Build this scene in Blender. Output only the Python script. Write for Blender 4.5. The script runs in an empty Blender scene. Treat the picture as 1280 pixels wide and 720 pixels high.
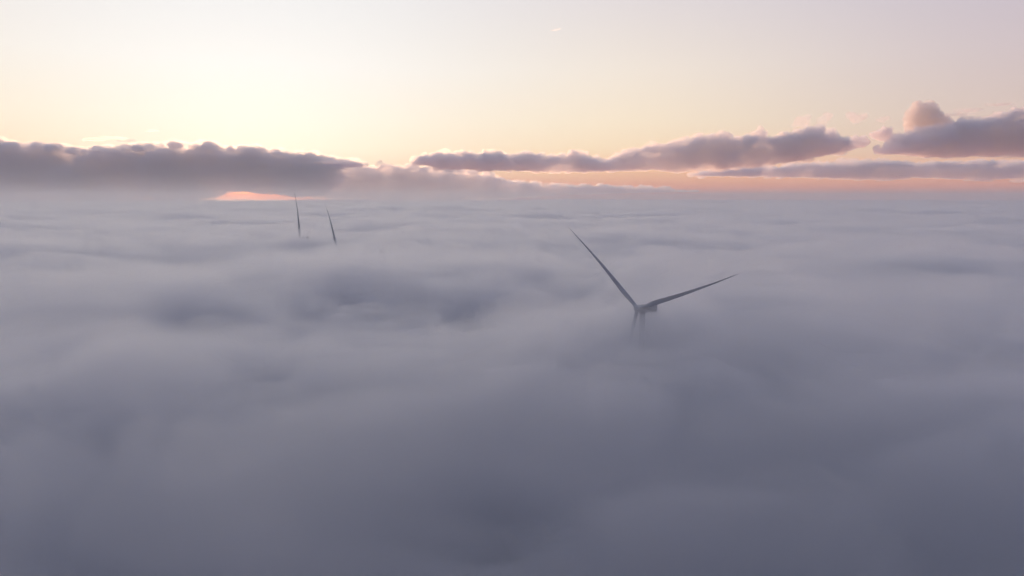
import bpy, bmesh, math, random
import numpy as np
from mathutils import Vector, Matrix, noise
R = math.radians
random.seed(7)
sc = bpy.context.scene
C = sc.collection

# ------------------------------------------------------------------ helpers
CAMZ = 205.0
F_PX = 865.0
PITCH = R(7.4)

def ray(px, py):
    """direction (y = 1) through a pixel of the 1280x720 photograph, used to survey real positions"""
    a, b = (px - 640) / F_PX, (360 - py) / F_PX
    v = Vector((a, math.cos(PITCH) + b * math.sin(PITCH), -math.sin(PITCH) + b * math.cos(PITCH)))
    return v / v.y

def at(px, py, dist):
    return Vector((0, 0, CAMZ)) + ray(px, py) * dist

def link(name, me, mat=None, parent=None, smooth=True):
    o = bpy.data.objects.new(name, me)
    C.objects.link(o)
    if mat: me.materials.append(mat)
    if parent: o.parent = parent
    if smooth and len(me.polygons):
        me.polygons.foreach_set('use_smooth', [True] * len(me.polygons))
    return o

def bm_obj(name, bm, mat, parent=None, smooth=True):
    bmesh.ops.recalc_face_normals(bm, faces=bm.faces)
    me = bpy.data.meshes.new(name); bm.to_mesh(me); bm.free()
    return link(name, me, mat, parent, smooth)

def tag(o, label=None, cat=None, group=None, kind=None):
    if label: o['label'] = label
    if cat: o['category'] = cat
    if group: o['group'] = group
    if kind: o['kind'] = kind
    return o

def new_mat(name):
    m = bpy.data.materials.new(name); m.use_nodes = True
    return m, m.node_tree.nodes, m.node_tree.links

def vol_mat(name, color, density, aniso):
    m, n, l = new_mat(name)
    for x in list(n): n.remove(x)
    out = n.new('ShaderNodeOutputMaterial')
    v = n.new('ShaderNodeVolumePrincipled')
    v.inputs['Color'].default_value = (*color, 1)
    v.inputs['Density'].default_value = density
    v.inputs['Anisotropy'].default_value = aniso
    l.new(v.outputs[0], out.inputs['Volume'])
    return m

def surf_mat(name, color, rough=0.5, var=0.06, scale=0.3, metallic=0.0, streak=0.0):
    m, n, l = new_mat(name)
    b = n['Principled BSDF']
    b.inputs['Roughness'].default_value = rough
    b.inputs['Metallic'].default_value = metallic
    tc = n.new('ShaderNodeTexCoord')
    t = n.new('ShaderNodeTexNoise'); t.inputs['Scale'].default_value = scale; t.inputs['Detail'].default_value = 6
    l.new(tc.outputs['Object'], t.inputs['Vector'])
    mp = n.new('ShaderNodeMapRange')
    mp.inputs['To Min'].default_value = 1 - var * 2; mp.inputs['To Max'].default_value = 1 + var
    l.new(t.outputs['Fac'], mp.inputs['Value'])
    mx = n.new('ShaderNodeVectorMath'); mx.operation = 'SCALE'
    mx.inputs[0].default_value = color
    l.new(mp.outputs[0], mx.inputs['Scale'])
    l.new(mx.outputs[0], b.inputs['Base Color'])
    return m

# ------------------------------------------------------------------ camera
cd = bpy.data.cameras.new('camera'); cam = bpy.data.objects.new('camera', cd); C.objects.link(cam)
cam.location = (0, 0, CAMZ); cam.rotation_euler = (math.pi / 2 - PITCH, 0, 0)
cd.sensor_width = 36; cd.lens = 36 * F_PX / 1280
cd.clip_start = 0.5; cd.clip_end = 200000
sc.camera = cam

# ------------------------------------------------------------------ world
SUN_AZ, SUN_EL = R(-20.5), R(0.9)
sun_dir = Vector((math.sin(SUN_AZ) * math.cos(SUN_EL), math.cos(SUN_AZ) * math.cos(SUN_EL), math.sin(SUN_EL)))
w = bpy.data.worlds.new('World'); sc.world = w; w.use_nodes = True
n, l = w.node_tree.nodes, w.node_tree.links
for x in list(n): n.remove(x)
out = n.new('ShaderNodeOutputWorld')
tc = n.new('ShaderNodeTexCoord')
sep = n.new('ShaderNodeSeparateXYZ'); l.new(tc.outputs['Generated'], sep.inputs[0])

def mth(op, a, b=None, c=None, clamp=False):
    m = n.new('ShaderNodeMath'); m.operation = op; m.use_clamp = clamp
    for i, v in enumerate((a, b, c)):
        if v is None: continue
        if isinstance(v, (int, float)): m.inputs[i].default_value = v
        else: l.new(v, m.inputs[i])
    return m.outputs[0]

zc = mth('MAXIMUM', sep.outputs['Z'], 0.0)
fac = mth('SQRT', zc)
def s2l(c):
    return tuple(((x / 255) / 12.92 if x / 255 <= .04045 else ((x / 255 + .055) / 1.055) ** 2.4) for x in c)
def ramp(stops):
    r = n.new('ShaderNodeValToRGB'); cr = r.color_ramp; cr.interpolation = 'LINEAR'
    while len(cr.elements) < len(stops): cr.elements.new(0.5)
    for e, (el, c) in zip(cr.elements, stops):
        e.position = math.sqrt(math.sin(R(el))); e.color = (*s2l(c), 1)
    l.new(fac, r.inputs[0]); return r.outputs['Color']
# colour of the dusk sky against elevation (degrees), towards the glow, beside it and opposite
sunside = ramp([(0, (215, 150, 138)), (0.8, (240, 170, 134)), (2.2, (246, 208, 168)), (4, (250, 231, 202)), (6, (248, 238, 219)), (10, (245, 242, 236)), (16, (237, 236, 236)), (30, (250, 234, 226)), (45, (186, 192, 208)), (90, (112, 130, 170))])  # upper stops, out of frame here and in midside, raised to brighten the fog
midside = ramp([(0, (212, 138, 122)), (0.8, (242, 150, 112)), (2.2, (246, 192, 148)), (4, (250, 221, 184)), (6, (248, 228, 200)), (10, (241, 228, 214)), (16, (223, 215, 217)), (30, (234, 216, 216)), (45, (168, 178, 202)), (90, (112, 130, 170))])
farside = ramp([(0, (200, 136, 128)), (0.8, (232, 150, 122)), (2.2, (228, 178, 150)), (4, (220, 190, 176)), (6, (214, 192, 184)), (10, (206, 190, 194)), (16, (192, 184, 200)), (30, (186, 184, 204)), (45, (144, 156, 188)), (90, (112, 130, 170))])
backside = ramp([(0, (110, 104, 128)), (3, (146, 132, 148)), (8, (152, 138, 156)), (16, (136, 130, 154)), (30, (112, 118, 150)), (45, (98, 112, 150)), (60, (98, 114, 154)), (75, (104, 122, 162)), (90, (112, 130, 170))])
hl = mth('SQRT', mth('MAXIMUM', mth('ADD', mth('MULTIPLY', sep.outputs['X'], sep.outputs['X']), mth('MULTIPLY', sep.outputs['Y'], sep.outputs['Y'])), 1e-6))
cosd = mth('DIVIDE', mth('ADD', mth('MULTIPLY', sep.outputs['X'], math.sin(SUN_AZ)), mth('MULTIPLY', sep.outputs['Y'], math.cos(SUN_AZ))), hl)
ang = mth('ARCCOSINE', mth('MINIMUM', mth('MAXIMUM', cosd, -0.9999), 0.9999))
def sm(a, b):
    m = n.new('ShaderNodeMapRange'); m.interpolation_type = 'SMOOTHSTEP'
    l.new(ang, m.inputs['Value']); m.inputs['From Min'].default_value = R(a); m.inputs['From Max'].default_value = R(b)
    return m.outputs[0]
def lin(a, b):
    m = n.new('ShaderNodeMapRange')
    l.new(ang, m.inputs['Value']); m.inputs['From Min'].default_value = R(a); m.inputs['From Max'].default_value = R(b)
    return m.outputs[0]
def mix(f, a, b, mode='MIX'):
    m = n.new('ShaderNodeMix'); m.data_type = 'RGBA'; m.blend_type = mode
    if isinstance(f, float): m.inputs['Factor'].default_value = f
    else: l.new(f, m.inputs['Factor'])
    l.new(a, m.inputs['A']); l.new(b, m.inputs['B']); return m.outputs['Result']
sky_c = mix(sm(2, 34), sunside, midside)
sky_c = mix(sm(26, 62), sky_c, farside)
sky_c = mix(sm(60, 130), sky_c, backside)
# the low orange glow round the hidden sun
dx = mth('DIVIDE', ang, R(7.0)); dz = mth('DIVIDE', mth('SUBTRACT', sep.outputs['Z'], math.sin(R(0.7))), math.sin(R(0.75)))
g = mth('EXPONENT', mth('MULTIPLY', mth('ADD', mth('MULTIPLY', dx, dx), mth('MULTIPLY', dz, dz)), -1.0))
glow = n.new('ShaderNodeVectorMath'); glow.operation = 'SCALE'; glow.inputs[0].default_value = (8.5, 1.1, -0.6)
l.new(g, glow.inputs['Scale'])
core = n.new('ShaderNodeVectorMath'); core.operation = 'SCALE'; core.inputs[0].default_value = (3.0, 2.4, 0.7)
l.new(mth('POWER', g, 9.0), core.inputs['Scale'])
add0 = n.new('ShaderNodeVectorMath'); add0.operation = 'ADD'
l.new(glow.outputs[0], add0.inputs[0]); l.new(core.outputs[0], add0.inputs[1])
add = n.new('ShaderNodeVectorMath'); add.operation = 'ADD'
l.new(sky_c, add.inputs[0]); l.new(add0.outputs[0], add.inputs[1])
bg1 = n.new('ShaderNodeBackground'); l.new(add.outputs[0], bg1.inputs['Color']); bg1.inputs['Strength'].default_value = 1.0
st = n.new('ShaderNodeTexSky'); st.sky_type = 'NISHITA'; st.sun_disc = False
st.sun_elevation = SUN_EL; st.sun_rotation = SUN_AZ; st.altitude = 200
bg2 = n.new('ShaderNodeBackground'); hs = n.new('ShaderNodeHueSaturation'); hs.inputs['Saturation'].default_value = 0.35; l.new(st.outputs[0], hs.inputs['Color']); l.new(hs.outputs[0], bg2.inputs['Color']); bg2.inputs['Strength'].default_value = 0.025
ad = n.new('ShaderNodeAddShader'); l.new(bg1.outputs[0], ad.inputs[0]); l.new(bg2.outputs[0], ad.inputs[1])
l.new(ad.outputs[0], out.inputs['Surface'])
w.cycles.sampling_method = 'MANUAL'; w.cycles.sample_map_resolution = 1024

sd = bpy.data.lights.new('sun', 'SUN'); sun = bpy.data.objects.new('sun', sd); C.objects.link(sun)
sd.energy = 3.5; sd.color = (1.0, 0.55, 0.30); sd.angle = R(0.6)
sun.rotation_euler = (-sun_dir).to_track_quat('-Z', 'Y').to_euler()

# ------------------------------------------------------------------ ground
RAD = 29000.0
bm = bmesh.new()
ring = []
for r_ in (400, 2000, 8000, RAD):
    ring.append([bm.verts.new((r_ * math.cos(a * math.pi / 48), r_ * math.sin(a * math.pi / 48), 0)) for a in range(96)])
c0 = bm.verts.new((0, 0, 0))
for a in range(96):
    b = (a + 1) % 96
    bm.faces.new((c0, ring[0][a], ring[0][b]))
    for k in range(3):
        bm.faces.new((ring[k][a], ring[k + 1][a], ring[k + 1][b], ring[k][b]))
gm, gn, gl = new_mat('fields')
gb = gn['Principled BSDF']; gb.inputs['Roughness'].default_value = 0.95
gt = gn.new('ShaderNodeTexCoord'); gv = gn.new('ShaderNodeTexVoronoi'); gv.inputs['Scale'].default_value = 0.004
gl.new(gt.outputs['Object'], gv.inputs['Vector'])
gr = gn.new('ShaderNodeValToRGB'); gr.color_ramp.elements[0].color = (.03, .05, .02, 1); gr.color_ramp.elements[1].color = (.09, .075, .045, 1)
gl.new(gv.outputs['Color'], gr.inputs[0]); gl.new(gr.outputs[0], gb.inputs['Base Color'])
tag(bm_obj('ground', bm, gm), kind='structure')

# ------------------------------------------------------------------ fog
rng = np.random.RandomState(11)
PERM = rng.permutation(4096)
GA = rng.uniform(0, 2 * np.pi, 4096)
GX, GY = np.cos(GA), np.sin(GA)
def nz(x, y, s, seed):
    """vectorised gradient noise, about -0.7..0.7"""
    x = np.asarray(x) / s + seed * 31.7; y = np.asarray(y) / s - seed * 17.3
    xi = np.floor(x).astype(np.int64); yi = np.floor(y).astype(np.int64)
    fx, fy = x - xi, y - yi
    u = fx * fx * fx * (fx * (fx * 6 - 15) + 10); v = fy * fy * fy * (fy * (fy * 6 - 15) + 10)
    def g(ix, iy, dx, dy):
        h = PERM[(PERM[(ix + seed * 57) & 4095] + iy) & 4095]
        return GX[h] * dx + GY[h] * dy
    a = g(xi, yi, fx, fy); b = g(xi + 1, yi, fx - 1, fy)
    c = g(xi, yi + 1, fx, fy - 1); d = g(xi + 1, yi + 1, fx - 1, fy - 1)
    return ((a + u * (b - a)) * (1 - v) + (c + u * (d - c)) * v) * 1.5

# hollows (negative) and swells (positive) of the fog top at surveyed spots: px, py, half width, half depth, height
def fogpt(px, py, z=-78):
    v = ray(px, py); return (v.x * z / v.z, z / v.z)
SPOTS = []
for px, py, hw, hd, h in [
    (345, 385, 85, 60, -22), (585, 380, 85, 52, -23), (460, 368, 70, 50, -14), (55, 690, 45, 35, -14), (690, 348, 60, 80, -9),
    (930, 311, 90, 60, -12), (1010, 356, 110, 50, -12), (900, 286, 120, 90, -10), (640, 262, 150, 300, -10),
    (115, 262, 250, 300, -10), (1240, 265, 300, 300, -12), (350, 280, 60, 70, -10), (560, 287, 60, 60, -6),
    (625, 545, 25, 18, -16), (1010, 500, 30, 22, -8), (60, 400, 60, 40, -8), (1100, 640, 22, 16, -14), (560, 650, 24, 16, -12),
    (200, 420, 50, 40, 9), (640, 400, 38, 40, 8), (330, 300, 80, 60, 8), (1000, 400, 60, 40, 7), (560, 470, 40, 22, 7), (660, 510, 18, 12, 6)]:
    x, y = fogpt(px, py); SPOTS.append((x, y, hw, hd, h))
SPOTS += [(0, 60, 420, 180, -52), (fogpt(1100, 560)[0], fogpt(1100, 560)[1], 75, 45, -11)]

def fade(d, a, b):
    return np.clip((b - d) / (b - a), 0, 1)
def puff(x, y, s, seed):
    """billowed noise: rounded tops with narrow troughs between them"""
    n_ = nz(x, y, s, seed)
    return 2.9 * np.sqrt(n_ * n_ + .0025) - .95

def height(x, y):
    wx = x + 70 * nz(x, y, 330, 1) + 25 * nz(x, y, 110, 11); wy = y + 70 * nz(x, y, 330, 2) + 25 * nz(x, y, 110, 12)
    d = np.hypot(x, y)
    near = np.clip((d - 60) / 300, .3, 1)
    h = 12 * nz(wx, wy * 1.15, 620, 3)
    h = h + near * 10 * nz(wx * 0.8, wy, 260, 4)
    h = h + near * 5.8 * puff(wx * .8, wy, 130, 5) * fade(d, 8000, 14000)
    h = h + near * 5.4 * puff(wx * .85, wy, 62, 6) * fade(d, 3000, 5000)
    h = h + near * 2.8 * puff(wx, wy, 28, 7) * fade(d, 1200, 2200)
    h = h + near * 1.0 * puff(wx, wy, 12, 13) * fade(d, 500, 900)
    h = h + np.clip((d - 800) / 1500, 0, 1) * 13 * puff(x * .6, y, 300, 9)
    h = h + np.clip((d - 2000) / 4000, 0, 1) * 24 * nz(x * .45, y, 1500, 8)
    for sx, sy, hw, hd, a in SPOTS:
        q = ((x - sx) / hw) ** 2 + ((y - sy) / hd) ** 2
        h = h + a * np.exp(-np.minimum(q, 40))
    return h

NA, NR = 900, 400
# the fog top at each turbine, against its hub height
for px, py, dist, over, hw, hd in [(797, 386, 435, 3.5, 62, 58), (375, 298, 1190, 12, 40, 85), (421, 310, 1150, 6, 38, 75)]:
    p_ = at(px, py, dist)
    for ox, oy in ((0, 0),):
        h0 = float(height(p_.x, p_.y + 3))
        SPOTS.append((p_.x, p_.y + 3, hw, hd, p_.z + over - (CAMZ - 76) - h0)); print('fog at turbine', h0, SPOTS[-1])
rs = np.concatenate([[0], np.geomspace(14, RAD - 50, NR)])
FOG_TOP = CAMZ - 76
tt = np.arange(NA) / NA * 2 - 1
# finer tessellation towards +Y, where the picture looks; still a full disc
aa = math.pi * (0.45 * tt + 0.55 * tt ** 3)
XX = rs[:, None] * np.sin(aa)[None]; YY = rs[:, None] * np.cos(aa)[None]
HT = height(XX, YY); HT[0, :] = HT[0, 0]
def fog_body(name, raise_, smoothk, seed, amp, zbot, mat):
    top = HT.copy()
    for _ in range(smoothk):
        top[1:-1] = (top[:-2] + 2 * top[1:-1] + top[2:]) / 4
        top = (np.roll(top, 1, 1) + 2 * top + np.roll(top, -1, 1)) / 4
    if amp:
        D_ = np.hypot(XX, YY); wx = XX + 30 * nz(XX, YY, 90, seed + 5); wy = YY + 30 * nz(XX, YY, 90, seed + 6)
        top = top + amp * nz(XX, YY, 170, seed) + 1.3 * amp * puff(wx * .8, wy, 75, seed + 1) * fade(D_, 3000, 6000) + .8 * amp * puff(wx * .8, wy, 34, seed + 2) * fade(D_, 1500, 3000) + .35 * amp * puff(wx, wy, 15, seed + 3) * fade(D_, 500, 900)
    top = top + FOG_TOP + raise_
    co = np.stack([XX[1:], YY[1:], top[1:]], -1).reshape(-1, 3)
    rim = np.stack([XX[-1], YY[-1], np.full(NA, zbot)], -1)
    vs = np.concatenate([[[0, 0, top[0, 0]]], co, rim, [[0, 0, zbot]]])
    idx = 1 + np.arange(NR * NA).reshape(NR, NA)
    nb = 1 + NR * NA; nx = np.roll(idx, -1, 1); rb = nb + np.arange(NA); rbn = np.roll(rb, -1)
    quads = np.stack([idx[:-1], idx[1:], nx[1:], nx[:-1]], -1).reshape(-1, 4)[:, ::-1]
    side = np.stack([idx[-1], rb, rbn, nx[-1]], -1)[:, ::-1]
    q4 = np.concatenate([quads, side])[:, ::-1]
    t3 = np.concatenate([np.stack([np.zeros(NA, int), idx[0], nx[0]], -1), np.stack([np.full(NA, nb + NA), rbn, rb], -1)])
    me = bpy.data.meshes.new(name)
    me.vertices.add(len(vs)); me.vertices.foreach_set('co', vs.ravel())
    lp = np.concatenate([q4.ravel(), t3.ravel()]); me.loops.add(len(lp)); me.loops.foreach_set('vertex_index', lp)
    st_ = np.concatenate([np.arange(len(q4)) * 4, len(q4) * 4 + np.arange(len(t3)) * 3])
    me.polygons.add(len(st_)); me.polygons.foreach_set('loop_start', st_)
    me.update(calc_edges=True); me.validate()
    b_ = bmesh.new(); b_.from_mesh(me); bmesh.ops.recalc_face_normals(b_, faces=b_.faces); b_.to_mesh(me); b_.free()
    return link(name, me, mat)
FC = (0.992, 0.992, 0.998)
fog = fog_body('fog', -2, 0, 0, 0, 2.0, vol_mat('fog_volume', FC, 0.036, 0.70))
tag(fog, kind='stuff', label='deep grey lilac fog bank rolling to the horizon', cat='fog')
m1 = fog_body('mist', 11.5, 3, 21, 4.5, 2.5, vol_mat('mist_volume', FC, 0.0125, 0.68))
tag(m1, kind='stuff', label='thin pale mist lying on top of the rolling fog bank', cat='mist')

# ------------------------------------------------------------------ haze
HZ = 30000.0
bm = bmesh.new(); bmesh.ops.create_cube(bm, size=1)
zt, zb = CAMZ + 170, -1.0
for v in bm.verts:
    v.co = Vector((v.co.x * 2 * HZ, v.co.y * 2 * HZ, zt if v.co.z > 0 else zb))
hz = bm_obj('haze', bm, vol_mat('haze_volume', (0.95, 0.95, 0.96), 8e-5, 0.6), smooth=False)
tag(hz, kind='stuff')

# ------------------------------------------------------------------ wind turbines
white = surf_mat('turbine_paint', (0.38, 0.40, 0.41), 0.4, 0.05, 0.2)
blade_m = surf_mat('blade_gelcoat', (0.34, 0.365, 0.39), 0.35, 0.05, 0.15)
dark_m = surf_mat('dark_metal', (0.08, 0.085, 0.09), 0.5)
conc_m = surf_mat('concrete', (0.3, 0.29, 0.27), 0.9)
lens_m = surf_mat('red_lens', (0.35, 0.03, 0.02), 0.3)

def loft(bm, rings, cap=True):
    vr = [[bm.verts.new(p) for p in r_] for r_ in rings]
    k = len(vr[0])
    for a, b in zip(vr, vr[1:]):
        for i in range(k):
            bm.faces.new((a[i], a[(i + 1) % k], b[(i + 1) % k], b[i]))
    if cap:
        bm.faces.new(vr[0]); bm.faces.new(vr[-1])

L_BL = 78.0
def blade_bm():
    bm = bmesh.new(); rings = []
    N = 24
    for s in [0, .02, .04, .07, .1, .14, .18, .22, .28, .35, .42, .5, .58, .66, .74, .82, .88, .93, .965, .985, 1.0]:
        z = 1.4 + s * (L_BL - 1.4)
        rr = min(1, max(0, (s - .03) / .17)); rr = rr * rr * (3 - 2 * rr)    # root circle to airfoil
        chord = 2.3 * (1 - rr) + rr * (3.5 * (1 - s) ** 1.15 + 0.3)
        if s > .96: chord *= math.sqrt(max(0.02, (1.004 - s) / .044))
        thick = 2.3 * (1 - rr) + rr * chord * (0.30 - 0.14 * s)
        tw = R(16 * (1 - s) ** 2 - 1) * rr + R(6)
        pre = 3.2 * s ** 2.2                   # prebend, towards the wind (-Y local)
        sweep = 3.0 * s ** 2
        r_ = []
        for k in range(N):
            t = 2 * math.pi * k / N
            cx, cy = .5 * math.cos(t), .5 * math.sin(t)
            ax = .5 * math.cos(t)
            ay = .5 * math.sin(t) * (0.35 + 0.65 * ((0.5 - ax)) ** .6 * 1.25)
            X = (1 - rr) * cx * chord + rr * (ax + .2) * chord * -1
            Y = (1 - rr) * cy * thick + rr * ay * thick
            if rr < 1: X = (1 - rr) * -cx * chord + rr * (-(ax + .18)) * chord
            x2 = X * math.cos(tw) - Y * math.sin(tw); y2 = X * math.sin(tw) + Y * math.cos(tw)
            r_.append((x2 - sweep, y2 - pre, z))
        rings.append(r_)
    loft(bm, rings); return bm

def rbox(x0, x1, y0, y1, z0, z1, b=0.3):
    bm = bmesh.new(); bmesh.ops.create_cube(bm, size=1)
    for v in bm.verts:
        v.co = Vector((x0 if v.co.x < 0 else x1, y0 if v.co.y < 0 else y1, z0 if v.co.z < 0 else z1))
    bmesh.ops.bevel(bm, geom=bm.edges[:] , offset=b, segments=3, affect='EDGES')
    return bm

def turbine(hub_h):
    """Empty at the tower foot; the rotor looks along local -Y."""
    root = bpy.data.objects.new('wind_turbine', None); C.objects.link(root)
    bm = bmesh.new(); K = 40; zt_ = hub_h - 2.6
    rings = []
    for s in [0, .004, .2, .4, .6, .8, .996, 1.0]:
        rad = 3.1 + (1.75 - 3.1) * s
        rings.append([(rad * math.cos(2 * math.pi * k / K), rad * math.sin(2 * math.pi * k / K), 0.4 + s * (zt_ - 0.4)) for k in range(K)])
    loft(bm, rings)
    tower = bm_obj('tower', bm, white, root)
    for s in (.33, .66):
        bm = bmesh.new(); rad = 3.1 - 1.35 * s + .05; z = .4 + s * (zt_ - .4)
        loft(bm, [[(r2 * math.cos(2 * math.pi * k / K), r2 * math.sin(2 * math.pi * k / K), z + dz) for k in range(K)] for r2, dz in ((rad, -.12), (rad, .12))])
        bm_obj('flange', bm, white, tower, False)
    bm_obj('door', rbox(-.5, .5, -3.16, -3.0, 1.6, 3.8, .05), dark_m, tower, False)
    bm = bmesh.new(); loft(bm, [[(9 * math.cos(2 * math.pi * k / K), 9 * math.sin(2 * math.pi * k / K), z) for k in range(K)] for z in (0.01, .4)])
    bm_obj('foundation', bm, conc_m, root, False)
    tilt = Matrix.Rotation(R(-5), 4, 'X')     # nose up
    piv = Vector((0, 0, hub_h))
    def put(o):
        o.matrix_local = Matrix.Translation(piv) @ tilt
        return o
    # nacelle: bevelled body tapering at the tail
    bm = rbox(-2.4, 2.4, -3.2, 13.0, -2.4, 2.6, .6)
    for v in bm.verts:
        if v.co.y > 5:
            k = (v.co.y - 5) / 8
            v.co.x *= 1 - .18 * k; v.co.z = v.co.z * (1 - .12 * k) + .25 * k
    nac = put(bm_obj('nacelle', bm, white, root))
    bm_obj('yaw_collar', (lambda b_: (loft(b_, [[(2.05 * math.cos(2 * math.pi * k / K), 2.05 * math.sin(2 * math.pi * k / K), z) for k in range(K)] for z in (-3.1, -1.7)]), b_)[1])(bmesh.new()), dark_m, nac, False)
    bm_obj('cooler', rbox(-2.1, 2.1, 10.6, 11.2, 2.4, 4.6, .1), dark_m, nac, False)
    for sx in (-1.55, 1.55): bm_obj('cooler_strut', rbox(sx - .1, sx + .1, 9.3, 10.7, 2.4, 3.4, .04), dark_m, nac, False)
    bm_obj('hatch', rbox(-.8, .8, 2.2, 4.2, 2.58, 2.72, .05), white, nac, False)
    bm = bmesh.new(); bmesh.ops.create_cone(bm, segments=12, radius1=.05, radius2=.03, depth=1.6, cap_ends=True, matrix=Matrix.Translation((1.1, 7.2, 3.4)))
    bm_obj('wind_vane', bm, dark_m, nac)
    bm = bmesh.new(); bmesh.ops.create_cone(bm, segments=16, radius1=.22, radius2=.16, depth=.5, cap_ends=True, matrix=Matrix.Translation((-1.0, 7.2, 2.85)))
    bm_obj('beacon', bm, lens_m, nac)
    # hub and spinner
    bm = bmesh.new(); rings = []
    for y, rad in ((-3.25, 1.75), (-3.6, 2.05), (-5.6, 2.1), (-6.6, 1.75), (-7.4, 1.1), (-7.8, .45), (-7.88, .12)):
        rings.append([(rad * math.cos(2 * math.pi * k / K), y, rad * math.sin(2 * math.pi * k / K)) for k in range(K)])
    loft(bm, rings)
    put(bm_obj('hub', bm, white, root))
    return root, tilt, piv

HUB_OFF = -4.9
blade_src = None
def add_blades(root, tilt, piv, roll, cone=R(2), wide=1.0):
    global blade_src
    for k in range(3):
        if blade_src is None:
            b_ = blade_src = bm_obj('blade', blade_bm(), blade_m, root)
        else:
            b_ = blade_src.copy(); C.objects.link(b_); b_.parent = root
        # local +Z of the blade turned to angle (counter-clockwise from +X as seen from the front)
        a = roll - k * 2 * math.pi / 3
        m = Matrix.Rotation(-(a - math.pi / 2), 4, 'Y')
        b_.matrix_local = Matrix.Translation(piv) @ tilt @ Matrix.Translation((0, HUB_OFF, 0)) @ m @ Matrix.Rotation(cone, 4, 'X') @ Matrix.Diagonal((wide, wide, 1, 1))

GRP = 'wind turbines standing up out of the fog'
def place(px, py, dist, yaw, roll, label, cone=R(2), wide=1.0):
    """hub centre seen at px, py; yaw: rotor faces the camera at 0 and swings left with +"""
    H = at(px, py, dist)
    back = Vector((math.sin(yaw), math.cos(yaw), 0))            # local +Y in the world
    base = H + back * (-HUB_OFF) * math.cos(R(5))
    hub_h = H.z - HUB_OFF * 0 - 0.43
    root, tilt, piv = turbine(hub_h)
    add_blades(root, tilt, piv, roll, cone, wide)
    root.location = (base.x, base.y, 0); root.rotation_euler = (0, 0, -yaw)
    tag(root, label, 'wind turbine', GRP)
    return root
place(797, 386, 435, R(50), R(139), 'largest wind turbine, two blades in a wide V and half veiled nacelle above the fog')
place(375, 298, 1190, R(35), R(94), 'far wind turbine whose single near upright blade reaches the orange glow on the horizon', wide=1.35)
place(421, 310, 1150, R(35), R(106), 'far wind turbine whose single visible blade leans left, the shorter of the distant pair', wide=1.35)

# ------------------------------------------------------------------ clouds
def cloud(name, blobs, voxel, density, disp, color, label, dsc=900, aniso=0.62, group=None, kind=None):
    """blobs: (centre, (rx, ry, rz)); fused by a voxel remesh, roughened, filled with an even volume"""
    bm = bmesh.new()
    for c, r_ in blobs:
        q = bmesh.ops.create_icosphere(bm, subdivisions=2, radius=1)['verts']
        for v in q: v.co = Vector((v.co.x * r_[0], v.co.y * r_[1], v.co.z * r_[2])) + c
    me = bpy.data.meshes.new(name + '_raw'); bm.to_mesh(me); bm.free()
    o = bpy.data.objects.new(name, me); C.objects.link(o)
    m = o.modifiers.new('r', 'REMESH'); m.mode = 'VOXEL'; m.voxel_size = voxel
    dg = bpy.context.evaluated_depsgraph_get(); dg.update()
    nm = bpy.data.meshes.new_from_object(o.evaluated_get(dg), depsgraph=dg)
    o.modifiers.clear(); o.data = nm; nm.name = name
    b2 = bmesh.new(); b2.from_mesh(nm)
    bmesh.ops.smooth_vert(b2, verts=b2.verts, factor=.5, use_axis_x=True, use_axis_y=True, use_axis_z=True)
    b2.normal_update()
    n_ = len(b2.verts); P = np.array([v.co[:] for v in b2.verts]); NV = np.array([v.normal[:] for v in b2.verts])
    mvs = []
    for p, nn in zip(P, NV):
        q = Vector((p[0] * .6, p[1] * .6, p[2] * 1.5))
        d = (0.6 * noise.noise(q / dsc) + .7 * (1 - 2.6 * abs(noise.noise(q / (dsc * .5)))) + .7 * (1 - 2.6 * abs(noise.noise(q / (dsc * .22))))
             + .4 * noise.noise(q / (dsc * .11)))
        up = 1.0 if nn[2] > 0 else (1 + .6 * nn[2])
        mvs.append(Vector(nn) * d * disp * up + Vector((0, 0, .25 * disp * d)))
    for v, q in zip(b2.verts, mvs): v.co += q
    b2.to_mesh(nm); b2.free()
    m = o.modifiers.new('r', 'REMESH'); m.mode = 'VOXEL'; m.voxel_size = voxel * .8     # heals folds left by the roughening
    dg.update(); nm = bpy.data.meshes.new_from_object(o.evaluated_get(dg), depsgraph=dg)
    o.modifiers.clear(); o.data = nm; nm.name = name
    nm.materials.clear(); nm.materials.append(vol_mat(name + '_volume', color, density, aniso))
    nm.polygons.foreach_set('use_smooth', [True] * len(nm.polygons))
    tag(o, label, 'cloud', group, kind)
    return o

def fringe(parent, top, bot, dist, depth, dens, voxel=48, kmin=2.0, kmax=4.6, every=7):
    """ragged thin wisps along the outline of a bank: a part of it"""
    b_ = []; x = max(top[0][0], bot[0][0], -180)
    x1 = min(top[-1][0], bot[-1][0], 1400)
    while x < x1:
        for side, sg in ((top, -1), (bot, 1)):
            if random.random() < (.8 if sg < 0 else .35) and interp(side, x) < 236:
                rz = random.uniform(kmin, kmax) * (1 if sg < 0 else .5); D = dist - random.uniform(-.2, .6) * depth
                for _ in range(3):
                    z_ = rz * random.uniform(.35, 1)
                    b_.append((at(x + random.uniform(-9, 9), interp(side, x) + sg * random.uniform(-.6, .9) * rz, D), (z_ * random.uniform(1.5, 3.8) * D / F_PX, 500, z_ * D / F_PX)))
        x += every * random.uniform(.6, 1.5)
    o = cloud('wisps', b_, voxel, dens, 120, CC, None, dsc=500)
    if 'category' in o: del o['category']
    o.parent = parent
    return o

def interp(pts, x):
    if x <= pts[0][0]: return pts[0][1]
    for (a, b), (c, d) in zip(pts, pts[1:]):
        if x <= c: return b + (d - b) * (x - a) / (c - a)
    return pts[-1][1]

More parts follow.
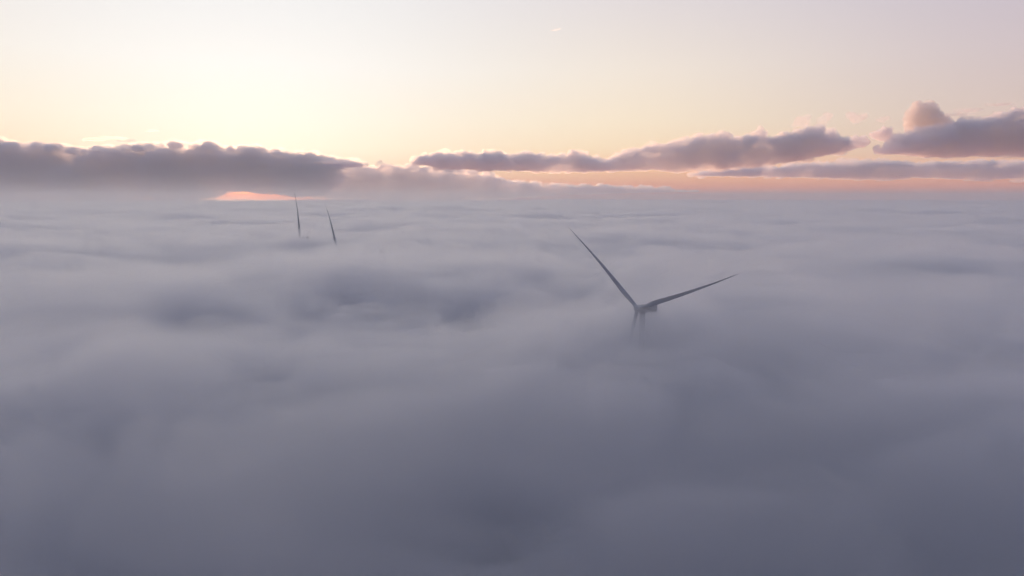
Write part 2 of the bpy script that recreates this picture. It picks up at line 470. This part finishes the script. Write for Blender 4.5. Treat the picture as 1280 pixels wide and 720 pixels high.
def bank(top, bot, dist, depth, step=9, rmax=26):
    """fills the band between two silhouettes with blobs spread over a real depth"""
    global LAST
    LAST = (top, bot, dist, depth)
    out_ = []
    x = max(top[0][0], bot[0][0]); x1 = min(top[-1][0], bot[-1][0])
    while x <= x1:
        t_, b_ = interp(top, x), interp(bot, x)
        hgt = b_ - t_
        if hgt > 1:
            y = t_
            rz = min(rmax, hgt * .5)
            k = max(1, int(math.ceil(hgt / (rz * 1.3))))
            for q in range(k):
                yy = t_ + rz + (hgt - 2 * rz) * (q / max(1, k - 1) if k > 1 else 0)
                r_ = rz * random.uniform(.8, 1.08)
                D = dist + random.uniform(-.5, .5) * depth
                s = D / F_PX
                c = at(x + random.uniform(-3, 3), yy, D)
                out_.append((c, (max(step * 1.7, r_ * random.uniform(1.3, 2.2)) * s, depth * random.uniform(.25, .4), r_ * s)))
        for _ in range(2):
            if hgt > 2.5 and random.random() < .62:
                rr = random.uniform(1.4, 4.2); D = dist + random.uniform(-.4, .4) * depth; s = D / F_PX
                out_.append((at(x + random.uniform(-5, 5), t_ + random.uniform(-.5, .45) * rr, D), (rr * s * random.uniform(1.1, 2.6), rr * s * 2.2, rr * s)))
        x += step * random.uniform(.7, 1.2)
    return out_
def puffs(lst, dist, depth=700):
    """each listed tuft becomes a loose clump of small lobes"""
    o_ = []
    for px, py, rx, rz in lst:
        o_.append((px, py, rx * .55, rz * .6))
        for _ in range(int(7 + rx * .6)):
            a = random.uniform(0, 6.283); q = random.uniform(.35, .95); k = random.uniform(.22, .5)
            o_.append((px + rx * q * math.cos(a), py + rz * q * math.sin(a), max(1.3, rz * k * random.uniform(.9, 2.0)), max(1.1, rz * k)))
    return [(at(px, py, dist + random.uniform(-.3, .3) * depth), (rx * dist / F_PX, max(depth * .25, rx * dist / F_PX), rz * dist / F_PX)) for px, py, rx, rz in o_]
CC = (0.985, 0.985, 0.995)
G = 'dusk clouds along the horizon'
b = bank([(-260, 187), (-120, 181), (0, 181), (60, 185), (100, 190), (150, 188), (195, 182), (250, 184), (300, 188), (350, 192), (400, 199), (432, 205), (446, 207)],
         [(-260, 254), (240, 254), (252, 248), (275, 244.5), (298, 245.2), (316, 242), (335, 244.5), (360, 244.5), (392, 247), (392, 238), (400, 209), (446, 209)], 38000, 1100)
fringe(cloud('cloud', b, 60, 0.005, 105, CC, 'long grey cloud bank above the orange glow at the left', aniso=.48, group=G), *LAST, 0.0018)
b = bank([(366, 214), (400, 211), (480, 211), (560, 213), (605, 217), (632, 229), (700, 234), (790, 236.5), (865, 239)],
         [(366, 246), (396, 248), (425, 252), (560, 254), (700, 244), (800, 241), (865, 240)], 41000, 1100, rmax=16)
fringe(cloud('cloud', b, 58, 0.004, 75, CC, 'low mauve cloud layer tapering right, just above the fog at centre', group=G), *LAST, 0.0016, kmin=1.2, kmax=2.4)
b = bank([(528, 203), (545, 198), (600, 199), (640, 200), (668, 199), (690, 203), (712, 197), (735, 205), (765, 206), (790, 194), (830, 186), (860, 180), (900, 177), (930, 180), (960, 178), (1000, 172), (1020, 169), (1046, 178), (1050, 184)],
         [(528, 205), (560, 212), (640, 214), (700, 215), (780, 213), (850, 216), (930, 210), (1000, 200), (1050, 190)], 36000, 1100, rmax=14)
b += puffs([(905, 172, 10, 4), (948, 172, 9, 6), (870, 178, 8, 4), (1015, 168, 12, 5)], 36000)
fringe(cloud('cloud', b, 55, 0.0045, 230, CC, 'ragged grey cloud bank rising to the right over the fog centre', group=G), *LAST, 0.0018)
b = puffs([(1058, 181, 8, 6), (1070, 180, 10, 6), (1078, 178, 5, 5)], 36000)
cloud('cloud', b, 60, 0.005, 170, CC, 'small grey cloud puff right of the ragged bank end', group=G)
b = puffs([(1100, 171, 10, 5), (1110, 168, 7, 5)], 36000)
cloud('cloud', b, 60, 0.0065, 170, CC, 'small grey cloud puff left of the bright orange cumulus', group=G)
b = bank([(1112, 190), (1135, 174), (1160, 164), (1190, 162), (1220, 158), (1245, 152), (1262, 147), (1300, 140), (1360, 138), (1500, 150)],
         [(1112, 192), (1140, 195), (1200, 197), (1260, 196), (1400, 194), (1500, 190)], 34000, 1100, rmax=16)
fringe(cloud('cloud', b, 55, 0.0045, 230, CC, 'heavy grey cloud at the right edge under the orange cumulus', group=G), *LAST, 0.0018)
b = puffs([(1143, 152, 10, 10), (1156, 147, 13, 12), (1166, 156, 12, 9), (1150, 160, 14, 8), (1178, 158, 9, 6)], 35600, 900)
cloud('cloud', b, 45, 0.0042, 230, (.985, .97, .95), 'rounded orange lit cumulus puff at the right', aniso=.35, group=G)
b = bank([(870, 219), (920, 214), (1000, 210), (1060, 207), (1160, 207), (1280, 206), (1500, 206)],
         [(870, 220), (960, 221), (1060, 224), (1160, 223), (1280, 226), (1500, 226)], 43000, 1100, rmax=9)
fringe(cloud('cloud', b, 62, 0.0045, 110, CC, 'long flat mauve cloud layer low at the right', group=G), *LAST, 0.0018)
for lst, dn, lb in [
    ([(1000, 154, 10, 6), (1008, 150, 7, 5)], .0014, 'faint orange cloud tuft, leftmost of the row beside the cumulus'),
    ([(1028, 152, 8, 6), (1034, 146, 6, 5)], .0014, 'faint pink cloud tuft above the end of the ragged bank'),
    ([(1070, 150, 12, 7), (1078, 146, 7, 4)], .0014, 'faint pink cloud tuft midway to the orange cumulus'),
    ([(1103, 149, 10, 4)], .0014, 'faint thin cloud tuft next to the orange cumulus'),
    ([(1195, 143, 22, 3), (1215, 138, 24, 2.5), (1250, 131, 26, 2)], .0009, 'thin streaky cloud above the grey cloud at the right edge'),
    ([(118, 175, 20, 1.6), (140, 173, 20, 1.8), (158, 176, 14, 1.4)], .0016, 'thin dark cloud sliver over the left cloud bank'),
    ([(482, 207, 13, 3.5), (476, 205, 6, 3)], .0018, 'tiny grey cloud in the bright gap at centre left'),
    ([(412, 203, 22, 3), (430, 203, 10, 2)], .0018, 'small grey cloud tongue at the end of the left bank'),
    ([(190, 164, 14, 1.4)], .0005, 'barely visible cloud wisp high over the left bank')]:
    cloud('cloud', puffs(lst, 35000, 500), 50, dn, 60, CC, lb, dsc=600, group=G)

# contrail: a short sunlit tube of ice cloud high up
A, B_ = at(688, 38.6, 36000), at(705, 35.4, 36400)
bm = bmesh.new(); rings = []
ax = (B_ - A).normalized(); u_ = ax.cross(Vector((0, 0, 1))).normalized(); v_ = ax.cross(u_)
for i in range(25):
    s = i / 24; rad = (34 * math.sin(math.pi * min(1, s * 1.15 + .04)) ** .5 if s * 1.15 + .04 < 1 else 3) * (1 + .25 * math.sin(i * 2.3)) + 3
    p = A.lerp(B_, s)
    rings.append([p + (u_ * math.cos(t) + v_ * math.sin(t)) * rad for t in [2 * math.pi * k / 12 for k in range(12)]])
loft(bm, rings)
tag(bm_obj('contrail', bm, vol_mat('contrail_volume', (1.0, 1.0, 1.0), 0.005, 0.62)), 'tiny pinkish white contrail streak high in the pale sky', 'contrail')

# ------------------------------------------------------------------ render
sc.view_settings.view_transform = 'Standard'; sc.view_settings.look = 'None'
sc.view_settings.exposure = 0; sc.view_settings.gamma = 1
cy = sc.cycles
cy.use_adaptive_sampling = True; cy.adaptive_threshold = 0.06; cy.adaptive_min_samples = 16
cy.max_bounces = 10; cy.volume_bounces = 8; cy.diffuse_bounces = 2; cy.glossy_bounces = 2; cy.transparent_max_bounces = 24
cy.use_denoising = True; cy.denoiser = 'OPENIMAGEDENOISE'
